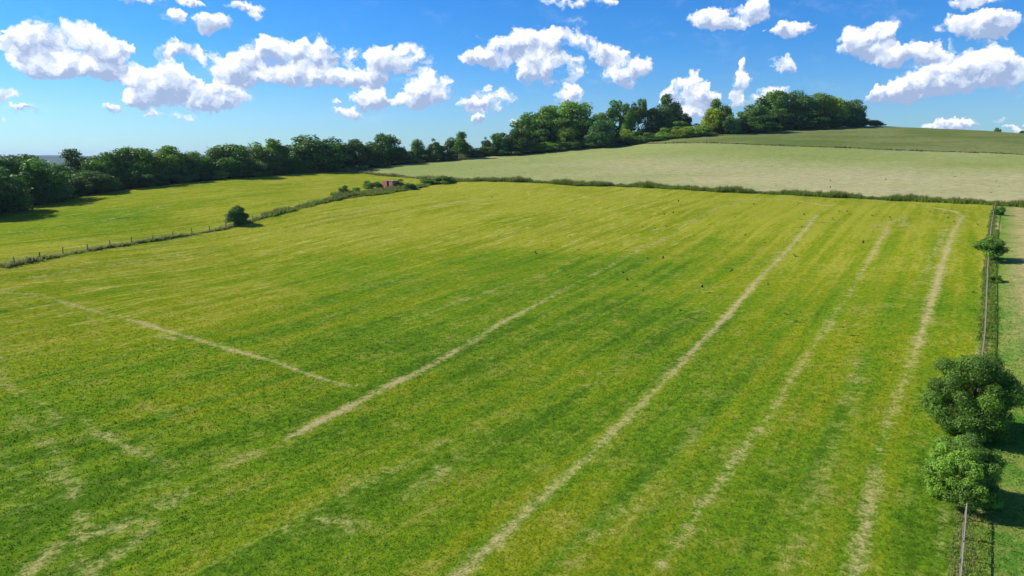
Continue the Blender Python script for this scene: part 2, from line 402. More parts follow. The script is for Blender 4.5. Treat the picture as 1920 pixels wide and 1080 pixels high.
def ground_colour(g):
    tc = g.n.new('ShaderNodeTexCoord'); p = tc.outputs['Object']
    yellowness = g.attr('yellowness'); tr = g.attr('track')
    mp = g.n.new('ShaderNodeMapping'); mp.vector_type = 'POINT'; g.put(mp.inputs[0], p)
    mp.inputs['Rotation'].default_value = (0, 0, math.radians(33))       # swath direction onto +Y
    ps = g.vec('MULTIPLY', mp.outputs[0], (1.0, 0.09, 0))
    n_big = g.noise(p, 0.045, 3, 0.5); n_mid = g.noise(p, 0.33, 5, 0.6, 0.4)
    n_sm = g.noise(p, 1.7, 6, 0.7, 0.5); n_fine = g.noise(p, 6.5, 4, 0.7)
    n_st = g.noise(ps, 0.62, 5, 0.65); n_st2 = g.noise(ps, 2.2, 3, 0.6)
    # mown meadow
    dv = g.math('ADD', yellowness, g.math('MULTIPLY', g.math('SUBTRACT', n_big, 0.5), 1.0))
    dv = g.math('ADD', dv, g.math('MULTIPLY', g.math('SUBTRACT', n_mid, 0.5), 0.8))
    dv = g.math('ADD', dv, g.math('MULTIPLY', g.math('SUBTRACT', n_st, 0.5), 0.75))
    dv = g.math('ADD', dv, g.math('MULTIPLY', g.math('SUBTRACT', n_sm, 0.5), 1.1), clamp=True)
    n_bd = g.noise(g.vec('MULTIPLY', mp.outputs[0], (1.0, 0.025, 0)), 0.45, 3, 0.6)
    dv = g.math('ADD', dv, g.math('MULTIPLY', g.math('SUBTRACT', n_bd, 0.5), 1.5), clamp=True)
    r = g.n.new('ShaderNodeValToRGB'); g.put(r.inputs[0], dv); e = r.color_ramp.elements
    e[0].position = 0.0; e[0].color = (0.066, 0.140, 0.009, 1); e[1].position = 1.0; e[1].color = (0.262, 0.272, 0.024, 1)
    for pos, c in ((0.3, (0.116, 0.200, 0.010, 1)), (0.6, (0.172, 0.216, 0.009, 1))):
        q = e.new(pos); q.color = c
    mead = r.outputs[0]
    # straw swaths: strong where the sward is yellow
    stt = g.math('MULTIPLY', g.ramp(n_st2, 0.50, 0.62), g.ramp(n_st, 0.46, 0.58))
    sp_ = g.n.new('ShaderNodeSeparateXYZ'); g.put(sp_.inputs[0], p)
    side = g.ramp(g.math('SUBTRACT', sp_.outputs[0], g.math('MULTIPLY', sp_.outputs[1], 0.24)), -8, 14, 1.0, 0.22)
    stt = g.math('MULTIPLY', g.math('MULTIPLY', stt, side), g.ramp(yellowness, 0.3, 0.9, 0.13, 0.85))
    mead = g.mix(stt, mead, (0.42, 0.38, 0.10))
    # dry thatch patches
    th = g.math('MULTIPLY', g.ramp(n_mid, 0.50, 0.64), g.ramp(n_sm, 0.44, 0.58))
    mead = g.mix(g.math('MULTIPLY', th, 0.42), mead, (0.25, 0.235, 0.07))
    # left field
    lf = g.mix(g.math('MULTIPLY', g.ramp(n_st2, 0.5, 0.7), 0.25), mead, (0.30, 0.36, 0.03))
    # pale crop
    pc = g.vec('MULTIPLY', p, (0.25, 1.0, 0))
    n_c = g.noise(pc, 0.05, 4, 0.6); n_c2 = g.noise(pc, 1.1, 5, 0.7)
    sepp = g.n.new('ShaderNodeSeparateXYZ'); g.put(sepp.inputs[0], p)
    near = g.ramp(g.math('ADD', g.math('MULTIPLY', sepp.outputs[1], 1.0), g.math('MULTIPLY', sepp.outputs[0], 0.42)), 285, 330, 1.0, 0.0)
    right = g.ramp(sepp.outputs[0], -70, 110)
    cb = g.math('ADD', g.math('MULTIPLY', g.math('MULTIPLY', near, right), 0.75), g.math('MULTIPLY', right, 0.15))
    cb = g.math('ADD', cb, g.math('MULTIPLY', g.math('SUBTRACT', n_c, 0.5), 1.3), clamp=True)
    crop = g.mix(cb, (0.245, 0.298, 0.078), (0.430, 0.388, 0.205))
    crop = g.mix(g.ramp(n_c2, 0.42, 0.60, 0.0, 0.5), crop, (0.17, 0.185, 0.075))
    # upper crop
    up = g.mix(g.ramp(n_c, 0.42, 0.58), (0.138, 0.178, 0.048), (0.200, 0.220, 0.078))
    up = g.mix(g.ramp(n_c2, 0.42, 0.60, 0.0, 0.5), up, (0.075, 0.10, 0.03))
    ld = L7[-1]-L7[1]; ld = ld/np.linalg.norm(ld)
    q_ = g.math('ADD', g.math('MULTIPLY', sepp.outputs[0], float(-ld[1])), g.math('MULTIPLY', sepp.outputs[1], float(ld[0])))
    q_ = g.math('ADD', q_, g.math('MULTIPLY', g.math('SUBTRACT', n_c, 0.5), 10.0))
    tram = g.ramp(g.math('ABSOLUTE', g.math('SUBTRACT', g.math('FRACT', g.math('DIVIDE', q_, 24.0)), 0.5)), 0.0, 0.035, 1.0, 0.0)
    up = g.mix(g.math('MULTIPLY', tram, 0.5), up, (0.07, 0.085, 0.03)); crop = g.mix(g.math('MULTIPLY', tram, 0.22), crop, (0.15, 0.19, 0.05))
    # paddock
    pd_ = g.mix(g.ramp(g.math('ADD', n_mid, g.math('MULTIPLY', g.math('SUBTRACT', n_sm, 0.5), 0.6)), 0.36, 0.62), (0.085, 0.20, 0.022), (0.185, 0.24, 0.045))
    tan_ = g.math('MULTIPLY', g.ramp(sepp.outputs[1], 50, 85), g.ramp(g.math('SUBTRACT', sepp.outputs[0], g.math('MULTIPLY', sepp.outputs[1], 0.70)), 1.5, 6.5))
    tan_ = g.math('MULTIPLY', tan_, g.ramp(n_mid, 0.30, 0.55, 0.45, 1.0))
    pd_ = g.mix(tan_, pd_, (0.36, 0.30, 0.13))
    wood = (0.045, 0.055, 0.02)
    col = g.mix(g.attr('z_main'), wood, mead)
    col = g.mix(g.attr('z_left'), col, lf)
    col = g.mix(g.attr('z_crop'), col, crop)
    col = g.mix(g.attr('z_upper'), col, up)
    col = g.mix(g.attr('z_paddock'), col, pd_)
    # distant land beyond the farm
    far = g.ramp(sepp.outputs[1], 900, 1500)
    col = g.mix(far, col, g.mix(g.ramp(g.noise(p, 0.004, 4), 0.4, 0.6), (0.03, 0.055, 0.02), (0.06, 0.085, 0.03)))
    # worn tracks, ragged with noise
    tv = g.math('ADD', tr, g.math('MULTIPLY', g.math('SUBTRACT', n_sm, 0.5), 1.5))
    tv = g.math('ADD', tv, g.math('MULTIPLY', g.math('SUBTRACT', n_fine, 0.5), 0.9))
    tv = g.math('ADD', tv, g.math('MULTIPLY', g.math('SUBTRACT', n_mid, 0.5), 0.9))
    tv = g.math('MULTIPLY', g.ramp(tv, 0.34, 0.92, smooth=False), g.ramp(tr, 0.05, 0.25))
    faint = g.math('MULTIPLY', g.ramp(tr, 0.04, 0.30), g.ramp(g.math('ADD', n_sm, g.math('MULTIPLY', g.math('SUBTRACT', n_mid, 0.5), 0.8)), 0.42, 0.60))
    col = g.mix(g.math('MULTIPLY', faint, 0.42), col, (0.27, 0.27, 0.085))
    tcol = g.mix(g.ramp(g.math('ADD', tr, g.math('MULTIPLY', n_mid, 0.3)), 0.85, 1.4), (0.36, 0.315, 0.12), (0.43, 0.325, 0.195))
    col = g.mix(g.math('MULTIPLY', tv, 0.85), col, tcol)
    # tufts: grass stands darker where it is thick
    tf = g.math('ADD', g.math('MULTIPLY', n_fine, 0.6), g.math('MULTIPLY', n_sm, 0.4))
    k = g.ramp(tf, 0.38, 0.62, 0.68, 1.34, smooth=False)
    col = g.vec('SCALE', col, scale=k)
    return col, p, n_sm, n_fine
def ground_mat():
    m, g = new_mat('meadow'); col, p, a, b = ground_colour(g)
    bp = g.n.new('ShaderNodeBump'); bp.inputs['Strength'].default_value = 0.75; bp.inputs['Distance'].default_value = 0.16
    h = g.math('ADD', g.math('MULTIPLY', a, 0.7), g.math('MULTIPLY', b, 0.45)); g.put(bp.inputs['Height'], h)
    finish(g, principled(g, col, 0.95, bp.outputs[0], 0.0)); return m
M_GROUND = ground_mat()

def leaf_mat():
    m, g = new_mat('leaves'); oi = g.n.new('ShaderNodeObjectInfo'); t = g.attr('tint')
    c = g.mix(g.ramp(t, 0.0, 1.0, smooth=False), g.vec('MULTIPLY', oi.outputs['Color'], (0.50, 0.58, 0.72)), g.vec('MULTIPLY', oi.outputs['Color'], (1.60, 1.78, 1.25)))
    pb = principled(g, c, 0.55, None, 0.25)
    tr = g.n.new('ShaderNodeBsdfTranslucent'); g.put(tr.inputs[0], g.vec('MULTIPLY', c, (1.5, 1.45, 0.6)))
    mx = g.n.new('ShaderNodeMixShader'); mx.inputs[0].default_value = 0.26
    g.l.new(pb, mx.inputs[1]); g.l.new(tr.outputs[0], mx.inputs[2]); finish(g, mx.outputs[0]); return m
M_LEAF = leaf_mat()
def bark_mat():
    m, g = new_mat('bark'); tc = g.n.new('ShaderNodeTexCoord')
    n = g.noise(g.vec('MULTIPLY', tc.outputs['Object'], (6, 6, 1.5)), 2.0, 5)
    finish(g, principled(g, g.mix(n, (0.06, 0.045, 0.03), (0.17, 0.14, 0.10)), 0.9)); return m
M_BARK = bark_mat()
def wood_mat(name, a, b):
    m, g = new_mat(name); tc = g.n.new('ShaderNodeTexCoord')
    n = g.noise(g.vec('MULTIPLY', tc.outputs['Object'], (3, 3, 1)), 3.0, 5)
    finish(g, principled(g, g.mix(n, a, b), 0.85)); return m
M_POST = wood_mat('weathered_post', (0.13, 0.11, 0.085), (0.26, 0.23, 0.18))
M_RAIL = wood_mat('pale_weathered_rail', (0.24, 0.22, 0.18), (0.40, 0.37, 0.31))
def plain(name, c, rough=0.7, metal=0):
    m, g = new_mat(name); b = g.n.new('ShaderNodeBsdfPrincipled'); tc = g.n.new('ShaderNodeTexCoord')
    n = g.noise(tc.outputs['Object'], 8.0, 3)
    g.put(b.inputs['Base Color'], g.mix(n, tuple(x*0.8 for x in c), tuple(x*1.2 for x in c))); b.inputs['Roughness'].default_value = rough; b.inputs['Metallic'].default_value = metal
    finish(g, b.outputs[0]); return m
M_WIRE = plain('galvanised_wire', (0.32, 0.32, 0.31), 0.5, 0.6)
M_CROW = plain('black_feathers', (0.008, 0.008, 0.010), 0.8)
def tall_mat(name, lo, hi, top):
    """standing grass: the tip colour is the seed heads'"""
    m, g = new_mat(name); t = g.attr('tip'); ti = g.attr('tint')
    c = g.mix(ti, lo, hi); c = g.mix(g.ramp(t, 0.45, 1.0), c, top)
    pb = principled(g, c, 0.8, None, 0.1)
    tr = g.n.new('ShaderNodeBsdfTranslucent'); g.put(tr.inputs[0], c)
    mx = g.n.new('ShaderNodeMixShader'); mx.inputs[0].default_value = 0.45
    g.l.new(pb, mx.inputs[1]); g.l.new(tr.outputs[0], mx.inputs[2]); finish(g, mx.outputs[0]); return m
M_TALL = tall_mat('rank_grass', (0.14, 0.25, 0.02), (0.26, 0.36, 0.03), (0.20, 0.20, 0.075))
M_TALL2 = tall_mat('pale_rank_grass', (0.15, 0.22, 0.03), (0.28, 0.31, 0.07), (0.33, 0.30, 0.16))

# ------------------------------------------------------------------ ground sheet, split by field
def build_ground():
    fa = np.radians(np.arange(-48, 48.001, 0.13)); rest = np.radians(np.arange(48, 312, 2.0))[1:]
    ang = np.concatenate([fa, rest]); n = len(ang)
    rr = [6.0]
    while rr[-1] < 560: rr.append(rr[-1]*(1.0062 if rr[-1] > 24 else 1.05))
    while rr[-1] < 14000: rr.append(rr[-1]*1.05)
    rr = np.array(rr); m = len(rr)
    R, A = np.meshgrid(rr, ang, indexing='ij'); X = (R*np.sin(A)).ravel(); Y = (R*np.cos(A)).ravel()
    X = np.append(X, 0.0); Y = np.append(Y, 0.0)
    Z = height(X, Y); at, z = attrs(X, Y)
    V = np.stack([X, Y, Z], 1)
    i, j = np.meshgrid(np.arange(m-1), np.arange(n), indexing='ij'); j2 = (j+1) % n
    Q = np.stack([i*n+j, i*n+j2, (i+1)*n+j2, (i+1)*n+j], -1).reshape(-1, 4)[:, ::-1]
    cx = X[Q].mean(1); cy = Y[Q].mean(1); fz = zone(cx, cy)
    names = {0: 'ground', 1: 'meadow', 2: 'crop_field', 3: 'crop_field', 4: 'paddock', 5: 'meadow'}
    labs = {0: 'woodland floor and distant land', 1: 'smaller yellow-green meadow in front of the dark tree belt', 2: 'darker green crop field on the hill crest',
            3: 'pale ripening crop field behind the rank grass strip', 4: 'rough paddock right of the fence', 5: 'large mown green meadow with straw-coloured tracks'}
    for k in (5, 1, 3, 2, 4, 0):
        f = Q[fz == k]; used, inv = np.unique(f.ravel(), return_inverse=True)
        me = mk_mesh(names[k], V[used], inv.reshape(-1, 4), {a: b[used] for a, b in at.items()}, True, M_GROUND)
        obj(names[k], me, kind='structure', label=labs[k])
    # cap below the camera
    c = len(X)-1; F3 = np.array([[j_, (j_+1) % n, c] for j_ in range(n)])[:, ::-1]
    used, inv = np.unique(F3.ravel(), return_inverse=True)
    me = mk_mesh('ground', V[used], inv.reshape(-1, 3), {a: b[used] for a, b in at.items()}, True, M_GROUND)
    obj('ground', me, kind='structure', label='grass directly below the viewpoint')
build_ground()

# ------------------------------------------------------------------ foliage
def cards(C, N, size, tint, asp=0.62, r=rng):
    """leaf sprays: one pointed quad at each centre C facing N"""
    n = len(C); N = N/np.linalg.norm(N, axis=1, keepdims=True)
    a = np.cross(N, r.normal(size=(n, 3))); a /= np.linalg.norm(a, axis=1, keepdims=True); b = np.cross(N, a)
    s = (size*r.uniform(0.6, 1.35, n))[:, None]
    V = np.stack([C-a*s*0.5, C-b*s*asp*0.5+a*s*0.08+N*s*0.06, C+a*s*0.5, C+b*s*asp*0.5+a*s*0.05+N*s*0.06], 1).reshape(-1, 3)
    Fc = np.arange(4*n).reshape(n, 4); return V, Fc, np.repeat(tint, 4)
def crown(seed, nleaf, size, nclump=26, base=0.12, shape='round', flat=1.0, clump=0.27, hollow=0.5):
    """crown filling a unit box: x,y in -0.5..0.5, z from base to 1"""
    r = np.random.default_rng(seed); cl = []
    while len(cl) < nclump:
        p = r.uniform(-1, 1, 3); q = (p[2]+1)/2
        if shape == 'round': lim = math.sqrt(max(0, 1-(abs(2*q-0.7)/1.3)**2.6))
        elif shape == 'dome': lim = math.sqrt(max(0, 1-q**2.4))*1.0
        elif shape == 'cone': lim = (1-q)**0.8*1.0+0.06
        elif shape == 'tall': lim = math.sqrt(max(0, 1-abs(2*q-0.95)**3))*(0.85+0.15*math.sin(q*7+seed))
        elif shape == 'flat': lim = math.sqrt(max(0, 1-(abs(2*q-1))**2))
        rad = math.hypot(p[0], p[1])
        if rad < lim*0.98 and (rad > lim*hollow or r.random() < 0.25 or q > 0.8):
            c = clump*r.uniform(0.65, 1.25)
            cl.append((p[0]*0.5*(1-c*0.75), p[1]*0.5*(1-c*0.75), base+(1-base)*(c*0.30+q*(1-c*0.65)), c*0.5))
    cl = np.array(cl); w = cl[:, 3]**2; w /= w.sum(); k = r.choice(len(cl), nleaf, p=w)
    d = r.normal(size=(nleaf, 3)); d /= np.linalg.norm(d, axis=1, keepdims=True)
    rad = cl[k, 3]*(r.uniform(0.25, 1.0, nleaf)**0.35)*(1+0.16*np.sin(d[:, 0]*7+k)*np.cos(d[:, 1]*6+k*2)+0.1*np.sin(d[:, 2]*11+k))
    stray = r.random(nleaf) < 0.06; rad = np.where(stray, rad*1.22, rad)
    C = cl[k, :3]+d*rad[:, None]*np.array([1, 1, 0.82])
    C[:, 2] = np.maximum(C[:, 2], base*0.6)
    N = d+r.normal(size=(nleaf, 3))*0.55+np.array([0, 0, 0.25])
    tint = np.clip(r.random(len(cl))[k]*0.65+r.random(nleaf)*0.35, 0, 1)
    V, Fc, t = cards(C, N, size, tint, r=r)
    # fit to the unit box so that placed sizes are true
    V[:, :2] /= max(1e-6, np.percentile(np.abs(V[:, :2]), 98.0)*2)
    V[:, 2] = V[:, 2]/np.percentile(V[:, 2], 99.5)
    return mk_mesh('crown', V, Fc, {'tint': t}, False, M_LEAF)
def trunk(seed, height_=0.75, r0=0.035, lean=0.0, limbs=7, start=0.18):
    r = random.Random(seed); m = MB()
    pts = [(lean*(t**1.3)+0.012*math.sin(t*9+seed), 0.012*math.cos(t*7+seed), t*height_-0.02) for t in (0, .12, .3, .5, .75, 1)]
    m.tube(pts, [r0*1.35, r0, r0*.82, r0*.62, r0*.4, r0*.15], 8)
    for i in range(limbs):
        t = start+(0.9-start)*i/limbs; h = t*height_; an = i*2.4+seed; L = r.uniform(.22, .36)*(1.15-t*.6)
        x0 = lean*(t**1.3); b = r0*(.75-.55*t)
        m.tube([(x0, 0, h), (x0+math.cos(an)*L*.5, math.sin(an)*L*.5, h+L*.35), (x0+math.cos(an)*L, math.sin(an)*L, h+L*.62)], [b, b*.6, b*.2], 5)
    return m.mesh('trunk', M_BARK, True)
PROTO = {
 'round1': (crown(1, 13000, .044, 46, .0, clump=.30), trunk(1)), 'round2': (crown(2, 13000, .044, 40, .0, clump=.34), trunk(2)),
 'round3': (crown(3, 13000, .044, 54, .0, clump=.28), trunk(3)), 'dome1': (crown(4, 13000, .044, 46, .0, 'dome', clump=.3), trunk(4, limbs=5)),
 'dome2': (crown(5, 9000, .042, 28, .02, 'dome', clump=.3), trunk(5, limbs=5)),
 'tall1': (crown(6, 8000, .045, 26, .14, 'tall', clump=.30), trunk(6, .85)), 'tall2': (crown(7, 8000, .045, 30, .14, 'tall', clump=.30), trunk(7, .85)),
 'open1': (crown(8, 7500, .038, 22, .26, 'round', clump=.25), trunk(8, .85, .04, limbs=9)), 'open2': (crown(9, 4200, .055, 15, .22, 'tall', clump=.27), trunk(9, .9, .03, limbs=9)),
 'cone1': (crown(10, 9000, .05, 60, .05, 'cone', clump=.26, hollow=.1), trunk(10, .9, limbs=6)),
 'shrub1': (crown(11, 5000, .055, 20, .0, 'dome', clump=.36), trunk(11, .5, .03, limbs=5, start=.05)), 'shrub2': (crown(12, 5000, .055, 16, .0, 'dome', clump=.4), trunk(12, .5, .03, limbs=5, start=.05)),
 'shrub3': (crown(13, 5500, .06, 26, .0, 'dome', clump=.32), trunk(13, .5, .03, limbs=5, start=.05)),
}
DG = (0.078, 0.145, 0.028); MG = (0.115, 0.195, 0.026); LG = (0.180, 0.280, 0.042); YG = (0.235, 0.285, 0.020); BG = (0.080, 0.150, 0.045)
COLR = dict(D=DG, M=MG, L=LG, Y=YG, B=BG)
tree_count = [0]
def place(proto, px, top, wpx, Y, colr, name, label, cat='tree', group=None, sink=0.0, depth=1.0, base_py=None):
    u, y, z = pdir(px, top)
    X = u/y*Y; zt = CAMZ+z/y*Y; zb = float(height(np.array([X]), np.array([Y]))[0])-sink
    H = max(zt-zb, 0.6); W = wpx/F*Y*(0.98 if Y > 150 else 1.0)
    tree_count[0] += 1; k = tree_count[0]
    t = thing(name, label, cat, (X, Y, zb), (k*2.399) % 6.283, group)
    c = obj('crown', proto_mesh(proto)[0], t); c.scale = (W, W*depth, H)
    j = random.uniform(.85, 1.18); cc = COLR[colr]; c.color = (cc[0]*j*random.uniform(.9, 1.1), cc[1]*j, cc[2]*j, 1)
    tk = obj('trunk', proto_mesh(proto)[1], t); s = min(W, H); tk.scale = (s, s, H)
    return t
def proto_mesh(p): return PROTO[p]
def belt_Y(px): return float(np.interp(px, [-200, 0, 110, 230, 360, 480, 560, 640, 760], [130, 168, 190, 210, 235, 256, 268, 282, 300]))

BELT = [ # proto, px, top, width, extra metres, colour, words
 ('round2',-75,296,150,6,'D','broad dark tree cut by the left picture edge'),
 ('round1',48,293,128,8,'D','large dark round tree at the left end of the belt, low beside the blue ridge'),
 ('dome1',-12,318,90,1,'D','lower dark tree at the extreme left foot of the belt'),
 ('round3',118,318,66,14,'M','low mid green crown in the dip just right of the blue ridge'),
 ('tall1',150,281,72,22,'D','dark taller tree behind the belt with a flat spreading top'),
 ('round1',196,288,72,10,'M','green tree left of the highest pair in the left belt'),
 ('round3',176,322,70,1,'D','dark lower tree in front at the foot of the belt, below the flat topped tree'),
 ('round2',243,278,78,8,'M','tall light topped tree near the middle of the left belt'),
 ('round1',306,276,80,8,'M','tall bushy tree in the belt right of the light topped one'),
 ('dome2',250,318,70,1,'D','low shaded tree under the light topped tree of the belt'),
 ('round3',360,286,62,8,'M','rounded lighter tree just before the notch in the left belt'),
 ('dome1',330,316,62,1,'B','low blue-green shaded tree at the field edge'),
 ('round2',428,272,84,4,'M','broad dome of foliage right of the notch in the left belt'),
 ('round1',502,263,68,8,'M','tall round tree with light tips left of the dark giant'),
 ('shrub1',477,300,46,0,'M','bushy smaller tree standing at the feet of two taller ones'),
 ('shrub2',536,286,34,6,'M','narrow green tree filling the gap left of the widest tree'),
 ('round3',594,257,112,8,'D','widest dark tree of the belt, with horizontal tiers of foliage'),
 ('round1',672,263,62,8,'D','medium dark round tree between the two largest crowns'),
 ('round2',725,253,62,10,'D','dense nearly black round tree at the right end of the left belt'),
 ('shrub3',640,292,50,6,'D','dark low bush under the widest tree'),
 ('shrub3',560,300,50,3,'D','dark undergrowth bush left under the widest tree'),
 ('shrub1',412,314,30,-1,'L','light green bush at the field corner by the notch'),
 ('shrub3',700,298,60,4,'D','dark undergrowth bush beneath the black round tree'),
]
for pr, px, top, w, ex, c, lab in BELT:
    place(pr, px, top, w, belt_Y(px)+ex, c, 'broadleaf_tree' if 'shrub' not in pr else 'bush', lab, 'tree' if 'shrub' not in pr else 'bush', 'trees of the long left belt' if 'shrub' not in pr else 'bushes of the long left belt')
# the far row of the belt, seen only in the notches
for px, top, w, lab in [(20,300,100,'dark crown of the back row at the far left, behind the large round tree'),(84,306,70,'back row crown below the blue ridge'),(275,284,80,'back row crown between the light topped tree and the bushy one'),
    (222,292,70,'back row crown left of the light topped tree'),(335,290,70,'back row crown before the notch'),(388,300,60,'low back row crown seen through the notch of the belt'),(462,288,60,'back row crown between the broad dome and the tall round tree'),
    (548,280,60,'back row crown left behind the widest tree'),(640,276,60,'back row crown right behind the widest tree'),(700,278,50,'back row crown between the two right end trees'),(752,291,36,'last small back row crown right of the black round tree')]:
    place('round2' if px % 2 else 'round3', px, top+9, w, belt_Y(px)+34, 'D', 'broadleaf_tree', lab, 'tree', 'trees of the long left belt')
# undergrowth along the foot of the belt
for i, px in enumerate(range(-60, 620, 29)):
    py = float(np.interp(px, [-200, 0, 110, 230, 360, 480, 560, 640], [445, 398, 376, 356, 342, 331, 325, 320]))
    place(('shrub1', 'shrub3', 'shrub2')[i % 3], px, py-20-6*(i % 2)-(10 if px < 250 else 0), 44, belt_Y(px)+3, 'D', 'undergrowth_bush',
          'low dark undergrowth bush in the shade along the foot of the left tree belt', 'bush', 'undergrowth along the belt foot')

